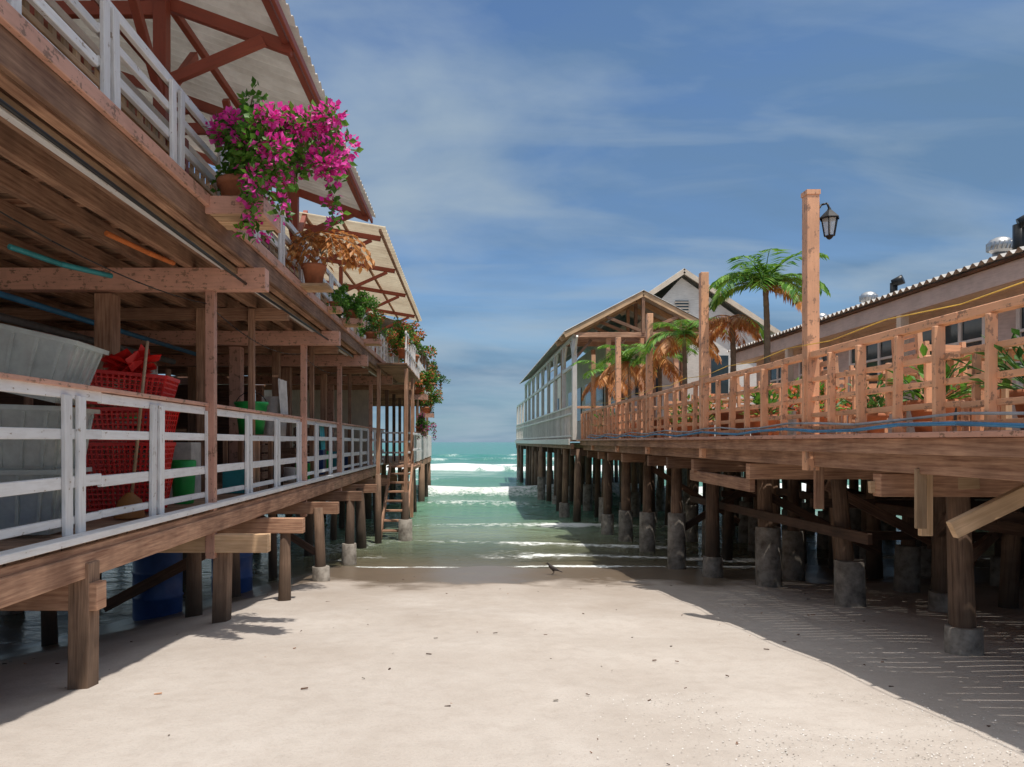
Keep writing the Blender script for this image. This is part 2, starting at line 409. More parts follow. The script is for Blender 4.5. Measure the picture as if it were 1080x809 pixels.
planks_x(L['upper_deck'],-8,-2.04,1,20.5,3.575,'deck_wood',w=.16)
L['upper_deck'].beam((-2.02,1,3.40),(-2.02,20.5,3.40),.035,.17,'old_wood')
L['upper_deck'].beam((-1.985,1,3.53),(-1.985,20.5,3.53),.04,.09,'pink_paint')
L['upper_deck'].beam((-2.17,1,3.29),(-2.17,20.5,3.275),.03,.05,'light_wood')
L['upper_deck'].beam((-2.28,1,3.315),(-2.28,20.5,3.315),.05,.03,'white_paint')
pair_rail(L['upper_railing'],-2.12,1,13.4,3.55,[(4.25,.07),(4.05,.055),(3.86,.06),(3.68,.05)],'white_paint',.98,gap=.13,w=.075)
pair_rail(L['upper_railing'],-2.12,13.6,20.3,3.55,[(4.25,.07),(4.05,.055),(3.86,.06),(3.68,.05)],'white_paint',.7,gap=.13,w=.075)
L['upper_railing'].cyl((-2.28,1,4.42),(-2.28,13.4,4.42),.028,.028,'red_brown',8)
for k in range(9):
    y0=1.2+k*1.35
    L['upper_lattice'].beam((-2.55,y0,3.6),(-2.55,y0,4.4),.07,.07,'red_brown')
    L['upper_lattice'].beam((-2.55,y0+.04,4.36),(-2.55,y0+1.31,4.36),.05,.06,'cream_wall')
    for q in range(9):
        yy=y0+.08+q*.14
        if yy<y0+1.3: L['upper_lattice'].beam((-2.56,yy,3.62),(-2.56,yy,4.33),.03,.05,'light_wood')
    for z in (3.72,3.86,4.0,4.14,4.26): L['upper_lattice'].beam((-2.53,y0+.04,z),(-2.53,y0+1.31,z),.03,.045,'light_wood')
for y in (1.6,3.9,6.3,8.7,11.1):
    L['upper_posts'].beam((-2.62,y,3.57),(-2.62,y,5.5),.11,.11,'red_brown')
    L['upper_posts'].beam((-4.6,y,3.57),(-4.6,y,6.3),.11,.11,'red_brown')
    L['rafters'].beam((-1.52,y+.08,5.08),(-6.3,y+.08,6.83),.06,.11,'red_brown')
    L['rafters'].beam((-2.62,y,4.75),(-1.75,y,5.12),.06,.09,'red_brown')
    L['rafters'].beam((-2.62,y,5.38),(-6.2,y,5.38),.07,.12,'red_brown')
    L['rafters'].beam((-4.6,y,5.4),(-3.2,y,5.62),.06,.08,'red_brown')
    L['rafters'].beam((-2.62,y,4.6),(-2.62,y+.75,5.38),.07,.07,'red_brown')
    L['rafters'].beam((-2.62,y,4.6),(-2.62,y-.75,5.38),.07,.07,'red_brown')
for x,z in ((-1.58,5.13),(-2.62,5.50),(-3.5,5.83),(-4.6,6.23),(-5.6,6.6)):
    L['rafters'].beam((x,.5,z+.02),(x,11.35,z+.02),.06,.07,'red_brown')
L['roof'].corr(-1.45,5.19,-6.3,6.96,0.3,11.45,'roof_sheet')
L['roof'].beam((-1.5,.3,5.1),(-1.5,11.4,5.1),.03,.07,'red_brown')
for y in (12.1,14.4,16.8,19.6):
    L['upper_posts'].beam((-2.5,y,3.57),(-2.5,y,5.1),.07,.07,'red_brown')
    L['rafters'].beam((-1.45,y,5.02),(-5,y,5.62),.05,.08,'red_brown')
    L['rafters'].beam((-2.5,y,4.6),(-1.6,y,5.0),.045,.06,'red_brown')
for x,z in ((-1.42,5.06),(-2.0,5.16),(-2.6,5.26),(-3.4,5.39)): L['rafters'].beam((x,11.75,z),(x,20.6,z),.04,.05,'old_wood')
L['roof_second'].corr(-1.33,5.09,-5.2,5.76,11.7,20.7,'roof_fibre',pitch=.2,amp=.03)
L['back_wall'].box(-8.05,-7.95,1,20.2,1.1,3.3,'dark_wood')
L['back_wall'].box(-6.0,-5.9,1,20,3.6,5.4,'cream_wall')
y=2
while y<20:
    L['back_wall'].box(-5.89,-5.86,y,y+.9,3.9,5.0,'dark_wood'); y+=1.7
for y in (9.4,15.5): L['back_wall'].box(-7.9,-4.6,y,y+.05,1.1,2.9,'dark_wood')
L['pipes'].tube([(-4.2,1,3.05),(-4.2,6,3.02),(-4.2,12,3.05)],.03,'blue_pipe')
L['pipes'].tube([(-3.3,5.3,3.1),(-3.15,5.7,3.07),(-3.0,6.2,3.09)],.022,'teal_pipe')
L['pipes'].tube([(-2.75,5.6,3.28),(-2.65,6.1,3.26),(-2.6,6.5,3.27)],.022,'orange_cloth')
L['pipes'].tube([(-4.8,2,2.95),(-4.8,12,3.0)],.045,'grey_pipe')
L['pipes'].tube([(-2.05,2,3.2),(-2.08,7,3.17),(-2.05,13,3.2)],.013,'dark_metal')
L['pipes'].tube([(-2.6,4.9,.80),(-2.6,12,.8)],.022,'grey_pipe')
L['shelf'].box(-4.1,-3.7,3.4,6.3,2.2,2.23,'old_wood'); L['shelf'].box(-4.1,-3.7,7.3,9.2,1.9,1.93,'old_wood'); L['shelf'].box(-4.1,-3.7,7.3,9.2,2.4,2.43,'old_wood')
for y in (3.45,6.25,7.35,9.15): L['shelf'].box(-4.1,-4.05,y-.03,y+.03,1.08,2.6,'old_wood'); L['shelf'].box(-3.75,-3.7,y-.03,y+.03,1.08,2.6,'old_wood')
random.seed(91)
for i in range(26):
    y=R(3.5,6.2) if i%2 else R(7.4,9.1); z=2.23 if i%2 else random.choice((1.93,2.43)); s_=R(.07,.13)
    cm=random.choice(['white_cloth','blue_plastic','red_plastic','green_plastic','orange_cloth','teal_pipe','terracotta'])
    if R(0,1)<.5: L['shelf'].box(-3.9-s_,-3.9+s_,y-s_,y+s_,z+.002,z+s_*2,cm)
    else: L['shelf'].lathe((-3.9,y,z+.002),[(.001,0),(s_*.8,0),(s_,s_*2),(s_*.5,s_*2.3),(.001,s_*2.4)],cm,12)
for i in range(16):
    y=7.6+i*.75+R(-.2,.2); x=R(-3.3,-2.7); s_=R(.08,.16); cm=random.choice(['white_cloth','blue_plastic','dark_wood','green_plastic','old_wood','teal_pipe','terracotta','white_cloth'])
    z=1.077
    if R(0,1)<.5: L['clutter'].box(x-s_,x+s_,y-s_,y+s_,z,z+s_*R(2,5),cm)
    else:
        hh=s_*R(2,4); L['clutter'].lathe((x,y,z),[(.001,0),(s_*.8,0),(s_,hh),(s_*.9,hh+.02),(s_*.85,hh),(.001,hh*.6)],cm,12)
# hanging cables
for (ya,yb,zz,sag) in ((2.9,6.95,3.0,.12),(6.99,10.9,3.0,.15),(10.9,13.9,3.0,.1)):
    pts=[(-2.47,ya+(yb-ya)*u,zz-sag*4*u*(1-u)) for u in np.linspace(0,1,12)]
    L['pipes'].tube(pts,.006,'dark_metal',5)
L.done(.004)

F2=Thing('stilt_house')
yA,yB,xe=20.6,32,-1.65
for x in (-1.75,-2.9,-4.2,-5.5):
    y=yA+.2
    while y<yB:
        pile(F2['piles'],x+R(-.1,.1),y,.95,.1,lean=(R(-.05,.05),0)); y+=R(1.7,2.4)
pile(F2['piles'],-1.4,16.2,.6,.08,sleeve=.0,rs=.15)
pile(F2['piles'],-1.62,18.4,1.0,.09); pile(F2['piles'],-1.95,15.8,1.0,.07)
for x in (-1.7,-3,-4.5): F2['beams'].beam((x,yA,.95),(x,yB,.95),.1,.18,'old_wood'); F2['beams'].beam((x,yA,3.38),(x,yB,3.38),.1,.18,'old_wood')
planks_x(F2['lower_deck'],-6,xe,yA,yB,1.1,'deck_wood',w=.2); planks_x(F2['upper_deck'],-6,xe,yA,yB,3.52,'deck_wood',w=.2)
for y in np.arange(yA+.05,yB,1.9):
    F2['posts'].beam((-1.72,y,1.1),(-1.72,y,5.0),.09,.09,'old_wood')
    F2['posts'].beam((-2.3,y,1.1),(-2.3,y,3.4),.09,.09,'dark_wood')
    F2['beams'].beam((-6,y,3.22),(-1.5,y,3.22),.1,.14,'old_wood')
for z0 in (1.1,3.52):
    pair_rail(F2['railing'],xe-.03,yA,yB,z0,[(z0+.85,.06),(z0+.6,.05),(z0+.3,.05)],'white_paint',.6,gap=.12)
    for z in (.85,.6,.3): F2['railing'].beam((-2.6,yA,z0+z),(xe,yA,z0+z),.04,.05,'white_paint')
    for x in np.arange(-2.6,xe,.16): F2['railing'].beam((x,yA-.02,z0),(x,yA-.02,z0+.85),.03,.04,'old_wood')
F2['roof'].corr(-1.6,4.95,-6,6.3,yA+.1,yB,'asbestos_roof')
F2['walls'].box(-6,-2.9,yA+1,yA+1.08,1.1,5.2,'cream_wall'); F2['walls'].box(-2.95,-2.9,yA+1.1,yB,3.52,5.3,'cream_wall')
for x,y in ((-1.4,16.2),(-1.45,18.6),(-2.0,16.2)): F2['stairs'].beam((x,y,-.2 if x>-1.9 else .9),(x+.02,y,3.3),.08,.08,'old_wood')
planks_x(F2['stairs'],-2.05,-1.35,18.2,20.5,1.1,'old_wood',w=.16); planks_x(F2['stairs'],-2.0,-1.35,15.9,20.5,3.4,'old_wood',w=.16)
for s_ in (-1.4,-1.95): F2['stairs'].beam((s_,18.2,1.1),(s_,16.2,-.4),.05,.16,'old_wood')
for k in range(7): F2['stairs'].box(-1.93,-1.42,16.35+k*.27,16.55+k*.27,-.3+k*.2,-.26+k*.2,'old_wood')
for z in (1.5,1.9): F2['stairs'].beam((-1.37,18.2,z),(-1.37,20.5,z),.04,.05,'white_paint')
for z in (3.7,4.05): F2['stairs'].beam((-1.37,15.9,z),(-1.37,20.5,z),.04,.05,'white_paint')
for q in np.arange(16,20.5,.5): F2['stairs'].beam((-1.37,q,3.4),(-1.37,q,4.1),.04,.04,'white_paint')
F2.done(.004)

# ------------------------------------------------------------ RIGHT pier
P=Thing('wooden_pier')
XR=2.95
rp=P['piles']
pile(rp,3.72,5.55,1.45,.08,sleeve=.32,rs=.13,lean=(-.06,0))
pile(rp,4.13,8.0,1.45,.085,sleeve=.42,rs=.155,lean=(-.10,.1))
pile(rp,4.06,10.0,1.45,.10,sleeve=.55,rs=.165,lean=(-.08,0))
pile(rp,3.72,11.3,1.45,.10,sleeve=-.05,rs=.15)
pile(rp,3.5,12.5,1.45,.10,sleeve=.5,rs=.15)
pile(rp,3.54,14.7,1.45,.10,sleeve=.3,rs=.16)
pile(rp,3.43,16.2,1.45,.1,sleeve=.2,rs=.16); pile(rp,3.25,17.4,1.45,.1,sleeve=.0,rs=.15)
for x in (4.9,5.9,7.0,8.2,9.4,10.6,12):
    y=5.2+R(0,1)
    while y<20:
        s_=random.random()<.55
        pile(rp,x+R(-.25,.25),y,1.45,R(.08,.105),lean=(R(-.12,.12),R(-.1,.1)),sleeve=R(.1,.6) if s_ else None,rs=.15); y+=R(1.1,1.6)
for y in (2.5,5.5,8.05,10.05,11.35,12.55,14.7,16.2,17.4,19):
    P['beams'].beam((XR+.08,y,1.38),(13,y,1.36),.11,.17,'old_wood')
for x in (3.05,3.6,4.3,5.2,6.1,7.2,8.4,9.8):
    P['beams'].beam((x,1.5,1.55),(x,19.5,1.55),.09,.13,'dark_wood' if x>3.2 else 'old_wood')
for a in ((3.0,4.6,1.15,3.55,4.6,1.42),(4.1,6.2,1.15,5.6,9,.45),(4.1,8.5,1.2,5.8,8.5,.3),(3.6,10.1,1.2,5.6,10.1,.2),(3.6,12.6,.2,5.2,12.6,1.2),(4.4,5.6,.9,7.5,5.6,.55),(4.6,7.0,1.0,9,7.0,.8),(5,12,.9,5,6,.9),(3.6,14.8,1.2,5.4,14.8,.1),(4.2,9.1,.95,7.5,9.1,.9),(6.2,4.5,.9,6.2,13,.8),(5,9.5,.5,9,9.5,.45),(5.5,12.5,1.1,8.5,12.5,.3),(6,8,.2,9,8,1.2),(7,11,.6,12,11,.55),(8,6,.7,8,14,.6),(4.6,13.5,.75,11,13.5,.7),(3.9,7.2,.75,3.9,13,.7),(3.75,5.6,.8,6.2,8.6,.7)):
    P['braces'].beam(a[:3],a[3:],.05,.11,'light_wood' if a[1]<5 and a[0]<4 else 'dark_wood')
P['braces'].beam((3.02,4.95,1.12),(3.02,4.95,1.52),.07,.03,'light_wood')
P['braces'].beam((3.3,5.35,1.02),(3.3,5.35,1.5),.09,.04,'light_wood')
P['braces'].beam((3.0,5.55,1.36),(3.75,5.45,1.40),.05,.09,'light_wood')
P['braces'].beam((3.12,6.6,1.1),(3.12,6.6,1.5),.08,.04,'old_wood')
P['braces'].beam((3.1,8.1,1.22),(3.1,10.3,1.24),.06,.14,'old_wood')
P['braces'].box(3.1,3.6,4.1,4.14,1.47,1.6,'grey_pipe')
planks_x(P['deck'],XR+.03,13,1.5,19.6,1.76,'deck_wood')
P['deck'].beam((XR,1.5,1.67),(XR,19.6,1.67),.04,.11,'old_wood')
P['deck'].beam((XR-.03,1.5,1.745),(XR-.03,19.6,1.745),.06,.035,'pink_paint')
P['deck'].beam((13,1.5,.6),(13,19.6,.6),.05,2.2,'dark_wood')
rb=P['railing']; XRR=XR+.05
for z,h in ((2.46,.055),(2.24,.04),(2.07,.04),(1.93,.04),(1.82,.035)):
    y=1.8
    while y<19.5:
        e=min(y+2.7,19.5); rb.beam((XRR,y,z+R(-.01,.01)),(XRR,e-.005,z+R(-.01,.01)),.035 if z<2.4 else .075,h,'orange_paint'); y=e
y=1.9;k=0
while y<19.4:
    rb.beam((XRR-.04,y,1.76),(XRR-.04+R(-.012,.012),y+R(-.015,.015),2.43),.055 if k%2 else .07,.035,'orange_paint',up=(0,1,0)); y+=.46;k+=1
y=1.9+.23
while y<19.4:
    rb.beam((XRR+.035,y,1.90),(XRR+.035,y+R(-.01,.01),2.27),.045,.025,'orange_paint',up=(0,1,0)); y+=.46
for x in np.arange(3.2,6.5,.3): rb.beam((x,19.55,1.76),(x,19.55,2.5),.05,.04,'orange_paint')
for y,zt in ((9.45,3.86),(12.36,3.84),(14.9,3.8),(17.9,3.8)):
    P['tall_posts'].beam((XRR+.0,y,1.5),(XRR+R(-.02,.02),y,zt),.10,.10,'orange_paint')
for k in range(2):
    pts=[(XR-.05+.02*k,2+.6*i,1.80+.05*k+.02*math.sin(i*1.7+k)) for i in range(28)]
    P['hose'].tube(pts,.014-.004*k,'blue_pipe' if k==0 else 'grey_pipe',6)
P['hose'].tube([(XR-.02,2+.8*i,2.54+.02*math.cos(i*math.pi)) for i in range(22)],.005,'yellow_rope',5)
P.done(.004)

lp=Thing('street_lamp')
lp['post'].beam((XRR,6.5,1.45),(XRR,6.5,3.87),.105,.105,'orange_paint')
lp['post'].beam((XRR,6.5,3.86),(XRR,6.5,3.9),.12,.12,'orange_paint')
lx,ly=XRR+.155,6.48
lp['bracket'].tube([(XRR+.05,6.5,3.72),(XRR+.09,6.49,3.78),(lx-.02,ly,3.79),(lx,ly,3.74)],.009,'dark_metal',6)
lp['bracket'].beam((XRR+.06,6.5,3.60),(XRR+.06,6.5,3.80),.02,.04,'dark_metal')
lp['lantern'].lathe((lx,ly,3.5),[(.001,-.03),(.02,-.02),(.035,0),(.045,.005)],'dark_metal',6,False)
lp['lantern'].lathe((lx,ly,3.5),[(.042,.01),(.068,.15)],'lamp_glass',6,False)
for i in range(6):
    t=math.pi*i/3; lp['lantern'].cyl((lx+.044*math.cos(t),ly+.044*math.sin(t),3.505),(lx+.07*math.cos(t),ly+.07*math.sin(t),3.655),.006,.006,'dark_metal',5)
lp['lantern'].lathe((lx,ly,3.5),[(.085,.15),(.088,.16),(.05,.2),(.02,.23),(.012,.25),(.001,.26)],'dark_metal',6,False)
lp.done()

H_=Thing('restaurant_building')
EX,EZ=6.2,3.83
H_['walls'].box(6.6,6.72,3,17,1.76,3.75,'pinkish_wall')
H_['walls'].box(6.73,10,16.9,17,1.76,3.9,'pinkish_wall')
H_['fascia'].box(EX+.0,EX+.04,2.5,17.4,EZ-.30,EZ-.065,'pinkish_wall')
H_['fascia'].box(EX+.04,6.6,2.5,17.4,EZ-.29,EZ-.26,'cream_wall')
H_['fascia'].box(EX,10,17.36,17.40,EZ-.28,EZ-.07,'pinkish_wall')
H_['roof'].corr(EX-.12,EZ+.0,10.5,EZ+.75,2.3,17.5,'asbestos_roof',pitch=.15,amp=.028)
H_['roof'].box(EX-.05,EX+.02,2.4,17.4,EZ-.06,EZ-.03,'dark_wood')
y=3.6;k=0
while y<16.5:
    w=1.3
    zb=1.95 if k%3==0 else 2.35
    H_['windows'].box(6.57,6.6,y,y+w,zb,3.35,'ac_glass')
    for zz in (zb,3.35): H_['windows'].box(6.54,6.6,y-.06,y+w+.06,zz-.03,zz+.04,'house_white')
    for yy in (y-.03,y+w/3,y+2*w/3,y+w+.03): H_['windows'].box(6.545,6.598,yy-.03,yy+.03,zb+.04,3.32,'house_white')
    H_['windows'].box(6.547,6.59,y,y+w,3.0,3.04,'house_white')
    y+=1.95;k+=1
for y in (3.2,6.9,10.7,14.5): H_['columns'].beam((6.27,y,1.76),(6.27,y,3.54),.12,.12,'cream_wall')
H_.done(.004)
def vent(x,y,z,r,kind):
    t=Thing('roof_ventilator')
    if kind=='t':
        t['base'].cyl((x,y,z-.25),(x,y,z),r*.6,r*.6,'silver_metal',14)
        t['head'].lathe((x,y,z),[(r*.6,0),(r*.95,.3*r),(r*1.0,.7*r),(r*.8,1.1*r),(r*.4,1.3*r),(.001,1.35*r)],'silver_metal',18)
        for i in range(18):
            a=2*math.pi*i/18; t['vanes'].beam((x+r*.93*math.cos(a),y+r*.93*math.sin(a),z+.2*r),(x+r*.93*math.cos(a+.2),y+r*.93*math.sin(a+.2),z+.85*r),.012,.03,'silver_metal')
    else:
        t['pipe'].cyl((x,y,z-.3),(x,y,z+r*1.2),r*.55,r*.55,'dark_metal',12)
        t['hood'].cyl((x-.02,y,z+r*1.1),(x+r*.9,y-.1,z+r*1.6),r*.6,r*.75,'dark_metal',12)
    t.done()
vent(6.75,9.4,4.10,.15,'t'); vent(6.6,8.85,4.12,.15,'d'); vent(6.75,12.5,4.05,.14,'t'); vent(6.6,11.5,4.05,.10,'d'); vent(6.9,14.5,4.05,.13,'t')

V=Thing('pavilion')
yA,yB=19.7,43
for x in (2.8,3.7,4.8,6.0,7.4,8.8):
    y=yA+.1
    while y<yB:
        pile(V['piles'],x+R(-.12,.12),y,1.5,.1,lean=(R(-.08,.08),0),sleeve=(R(-.2,.4) if random.random()<.4 else None),rs=.15); y+=R(1.3,1.9)
for y in np.arange(yA+.1,yB,1.9): V['beams'].beam((2.7,y,1.42),(9,y,1.42),.12,.18,'dark_wood')
for x in (2.75,3.6,4.8,6): V['beams'].beam((x,yA,1.58),(x,yB,1.58),.09,.14,'old_wood')
planks_x(V['deck'],2.68,9.3,yA,yB,1.75,'deck_wood',w=.25)
V['deck'].beam((2.66,yA,1.7),(2.66,yB,1.7),.04,.16,'house_white')
for z in (2.65,2.45,1.85): V['railing'].beam((2.74,yA,z),(2.74,yB,z),.05,.05,'house_white')
for y in np.arange(yA,yB,.28): V['railing'].beam((2.74,y,1.75),(2.74,y,2.65),.035,.05,'house_white')
for y in np.arange(yA+.1,yB,2.1):
    ht=4.5 if y<37 else 3.7
    V['columns'].beam((2.8,y,1.75),(2.8,y,ht),.11,.11,'house_white')
    if ht>4:
        V['columns'].beam((2.8,y,3.9),(2.8,y+.6,4.45),.05,.07,'house_white'); V['columns'].beam((2.8,y,3.9),(2.8,y-.6,4.45),.05,.07,'house_white')
V['columns'].beam((2.8,yA,3.75),(2.8,yB,3.75),.07,.10,'house_white'); V['columns'].beam((2.8,yA,4.52),(2.8,37,4.52),.07,.10,'house_white')
V['roof'].corr(2.5,4.6,4.58,5.68,yA-.3,37,'asbestos_roof',pitch=.2)
V['roof'].corr(6.66,4.6,4.58,5.68,yA-.3,22.6,'asbestos_roof',pitch=.2)
for y in (yA-.25,yA+.6,yA+1.6):
    V['truss'].beam((2.5,y,4.50),(4.58,y,5.60),.05,.14,'light_wood'); V['truss'].beam((6.66,y,4.50),(4.58,y,5.60),.05,.14,'light_wood')
    V['truss'].beam((2.8,y+.05,4.52),(6.36,y+.05,4.52),.06,.13,'old_wood')
    V['truss'].beam((4.58,y+.05,4.55),(4.58,y+.05,5.5),.08,.1,'old_wood')
    V['truss'].beam((4.58,y+.05,4.6),(3.6,y+.05,5.0),.06,.08,'old_wood'); V['truss'].beam((4.58,y+.05,4.6),(5.5,y+.05,5.0),.06,.08,'old_wood')
for x in (2.8,3.7,4.58,5.5,6.36):
    V['columns'].beam((x,yA,1.75),(x,yA,4.45),.12,.12,'orange_paint' if x>3 else 'house_white')
    V['columns'].beam((x,yA+2.4,1.75),(x,yA+2.4,4.45),.12,.12,'old_wood')
for x in (2.8,3.7,4.58,5.5): 
    V['truss'].beam((x+.05,yA,3.95),(x+.45,yA,4.42),.05,.07,'old_wood')
for x in np.arange(2.8,6.4,.45): V['railing'].beam((x,yA,1.75),(x,yA,2.6),.05,.05,'orange_paint')
V['railing'].beam((2.8,yA,2.62),(6.4,yA,2.62),.05,.06,'orange_paint')
V.done(.004)
W=Thing('white_house')
y0,y1=22.3,42
def gablewall(b,y,t,xa,xb,xm,zb,ze,zp,m):
    k=len(b.v); pr=[(xa,zb),(xb,zb),(xb,ze),(xm,zp),(xa,ze)]
    for yy in (y,y+t):
        for x,z in pr: b.v.append((x,yy,z))
    b.face((k,k+1,k+2,k+3,k+4),[(x,z) for x,z in pr],m); b.face((k+9,k+8,k+7,k+6,k+5),[(x,z) for x,z in reversed(pr)],m)
    for i in range(5):
        j=(i+1)%5; b.face((k+i,k+5+i,k+5+j,k+j),[(0,0),(1,0),(1,1),(0,1)],m)
gablewall(W['walls'],y0,.15,4.75,8.9,6.4,1.75,4.9,6.65,'house_white')
W['walls'].box(4.75,4.87,y0+.16,y1,1.75,5.3,'cream_wall'); W['walls'].box(8.78,8.9,y0+.16,y1,1.75,4.9,'house_white')
W['roof'].corr(4.5,5.58,6.4,6.86,y0-.3,y1,'asbestos_roof',pitch=.2); W['roof'].corr(9.35,4.93,6.4,6.86,y0-.3,y1,'asbestos_roof',pitch=.2)
W['bargeboard'].beam((4.5,y0-.28,5.5),(6.4,y0-.28,6.78),.05,.14,'cream_wall'); W['bargeboard'].beam((9.35,y0-.28,4.85),(6.4,y0-.28,6.78),.05,.14,'cream_wall')
W['windows'].box(6.2,6.6,y0-.04,y0-.005,5.5,5.95,'ac_glass')
for z in np.arange(5.52,5.95,.09): W['windows'].box(6.18,6.62,y0-.06,y0-.045,z,z+.04,'cream_wall')
for x in (5.4,7.4): W['windows'].box(x-.4,x+.4,y0-.04,y0-.005,3.1,4.3,'ac_glass')
for y in np.arange(23.5,41,2.6): W['windows'].box(4.71,4.745,y,y+1.3,2.6,4.0,'ac_glass')
W['piles'].box(7,7.3,24,24.3,-1.8,1.7,'concrete'); W['piles'].box(8.6,8.9,24,24.3,-1.8,1.7,'concrete')
W.done()

# ------------------------------------------------------------ plants
def bougain(name,cx,cy,cz,px,py,pz,scale,mb,seed,nb=16,shelf=True,ml='leaf_green',droop=.4,sp=1.0,nbr=70,pb_=.7):
    random.seed(seed); t=Thing(name)
    if shelf:
        for i in range(4): t['shelf'].beam((px-.22*scale,py-.2*scale+i*.13*scale,pz-.03),(px+.22*scale,py-.2*scale+i*.13*scale,pz-.03),.11*scale,.03,'light_wood')
        t['shelf'].beam((px-.24*scale,py-.27*scale,pz),(px+.24*scale,py-.27*scale,pz),.03,.13*scale,'pink_paint'); t['shelf'].beam((px+.24*scale,py-.27*scale,pz),(px+.24*scale,py+.25*scale,pz),.03,.13*scale,'pink_paint')
    pot(t['pot'],px,py,pz,.17*scale,.27*scale)
    for i in range(nb):
        a=R(0,6.28); el=R(-.3,1.2); r=R(.5,1.2)*scale*sp
        d=Vector((math.cos(a)*math.cos(el),math.sin(a)*math.cos(el),math.sin(el)))
        e=Vector((cx,cy,cz))+Vector((d.x*.5,d.y*.45,d.z*.48-.05))*r
        s0=Vector((px,py,pz+.25*scale)); mid=(s0+e)/2+Vector((0,0,.18*scale)); prev=s0
        pts=[]
        for k in range(1,9):
            u=k/8; q=(1-u)**2*s0+2*u*(1-u)*mid+u*u*e; t['stems'].cyl(prev,q,.008*scale,.006*scale,'palm_trunk',5,False); prev=q; pts.append(q)
            if k>2: t['leaves'].clump(q,.10*scale,20,.07*scale,.05*scale,ml)
        if random.random()<pb_:
            for q in pts[-2:]: t['bracts'].clump(q,.10*scale,nbr,.05*scale,.045*scale,mb)
        if random.random()<droop:
            for k in range(7):
                q=e+Vector((R(-.03,.03),R(-.03,.03),-.08*k*scale)); t['leaves'].clump(q,.05*scale,9,.07*scale,.05*scale,ml)
                if k>1:t['bracts'].clump(q,.05*scale,10,.05*scale,.04*scale,mb)
    t.done()
bougain('bougainvillea_plant',-1.43,5.89,3.93,-1.82,5.89,3.50,1.0,'bract_magenta',3,28,sp=1.1,nbr=75,pb_=.72)
bougain('hanging_flower_plant',-1.5,19.0,4.15,-1.5,19.0,3.6,1.2,'bract_red',5,11,False,nbr=40)
bougain('hanging_flower_plant',-1.4,21.8,3.35,-1.5,21.8,3.0,1.1,'bract_red',6,11,True,nbr=40)
bougain('hanging_flower_plant',-1.35,25.5,3.0,-1.5,25.5,2.6,1.1,'bract_red',8,10,True,nbr=30)
bougain('hanging_flower_plant',-1.45,16.8,4.1,-1.5,16.8,3.6,.8,'bract_red',18,10,False,nbr=40)
bougain('hanging_flower_plant',-1.3,22.5,2.2,-1.5,22.5,1.95,.8,'bract_magenta',28,8,True,nbr=30)
bougain('hanging_flower_plant',-1.35,28,4.1,-1.5,28,3.6,1.2,'bract_red',30,9,False,'leaf_dark',nbr=20)
bougain('potted_shrub',-1.8,11.7,3.80,-1.85,11.7,3.58,.7,'leaf_dark',9,14)
bougain('potted_shrub',-1.8,14.0,3.85,-1.85,14.0,3.58,.7,'bract_red',10,10,nbr=25)
bougain('potted_shrub',-1.85,10.4,3.75,-1.9,10.4,3.56,.4,'leaf_green',11,8)
random.seed(21)
t=Thing('dry_fern'); pot(t['pot'],-1.85,8.8,3.56,.14,.24)
for i in range(3): t['shelf'].beam((-2.05,8.65+i*.14,3.53),(-1.65,8.65+i*.14,3.53),.12,.03,'light_wood')
for i in range(40):
    a=R(0,6.28); p0=Vector((-1.76,8.8,3.92)); ln=R(.3,.6)
    q=p0
    for k in range(7):
        u=k/7; d=Vector((math.cos(a)*.7+.12,math.sin(a)*.7,1.4-3.4*u)).normalized(); q2=q+d*ln/5
        t['fronds'].cyl(q,q2,.004,.003,'palm_trunk',4,False)
        for s_ in(-1,1): t['fronds'].leaf(q2,d+Vector((-math.sin(a)*s_,math.cos(a)*s_,-.4)),(0,0,1),.13,.055,'leaf_dead')
        q=q2
t.done()

def palm(x,y,zb,zc,fl,nf,seed,dead=.25,lean=0,trunk=.04,potr=.22):
    random.seed(seed); t=Thing('potted_palm')
    pot(t['pot'],x,y,zb,potr,.36)
    prev=Vector((x,y,zb+.3)); n=12; top=Vector((x+lean,y,zc))
    for k in range(1,n+1):
        u=k/n; q=Vector((x,y,zb+.3)).lerp(top,u)+Vector((math.sin(u*3)*.03,0,0)); t['trunk'].cyl(prev,q,trunk*(1.15-.3*u),trunk*(1.05-.3*u),'palm_trunk',8,False); prev=q
    for i in range(nf):
        a=6.283*i/nf+R(-.25,.25); isd=random.random()<dead
        el=R(-.3,.25) if isd else R(.1,1.25); ln=fl*R(.8,1.1); mt='leaf_dead' if isd else 'leaf_palm'
        q=top.copy(); hd=Vector((math.cos(a),math.sin(a),0)); ang=el; st=14
        for k in range(st):
            u=k/st; ang-= (1.7 if not isd else 1.3)/st*(.5+u)
            d=hd*math.cos(ang)+Vector((0,0,math.sin(ang))); q2=q+d*ln/st
            t['fronds'].cyl(q,q2,.008*(1-u)+.002,.008*(1-u)+.001,mt,4,False)
            sd=hd.cross(Vector((0,0,1)))
            for s_ in (-1,1):
                for w_ in (0,.5):
                    pp=q.lerp(q2,w_)
                    ll=fl*.36*math.sin(math.pi*min(1,.18+u*.8))**.7
                    t['fronds'].leaf(pp,sd*s_+d*.7+Vector((0,0,-.35+R(-.15,.1) if not isd else -1.0+R(-.3,.3))),Vector((R(-.3,.3),0,1)),ll*R(.8,1.1),fl*.04,mt)
            q=q2
    t.done()
palm(3.62,9.06,1.76,3.62,.80,20,31,.15)
palm(3.45,9.75,1.76,3.35,.6,12,32,.75)
palm(3.5,12.1,1.76,3.45,.8,15,33,.25)
palm(3.35,13.1,1.76,3.2,.7,13,34,.8)
palm(3.35,15.6,1.76,3.4,.85,14,35,.4)
palm(3.3,17.9,1.76,3.35,.9,14,36,.5)
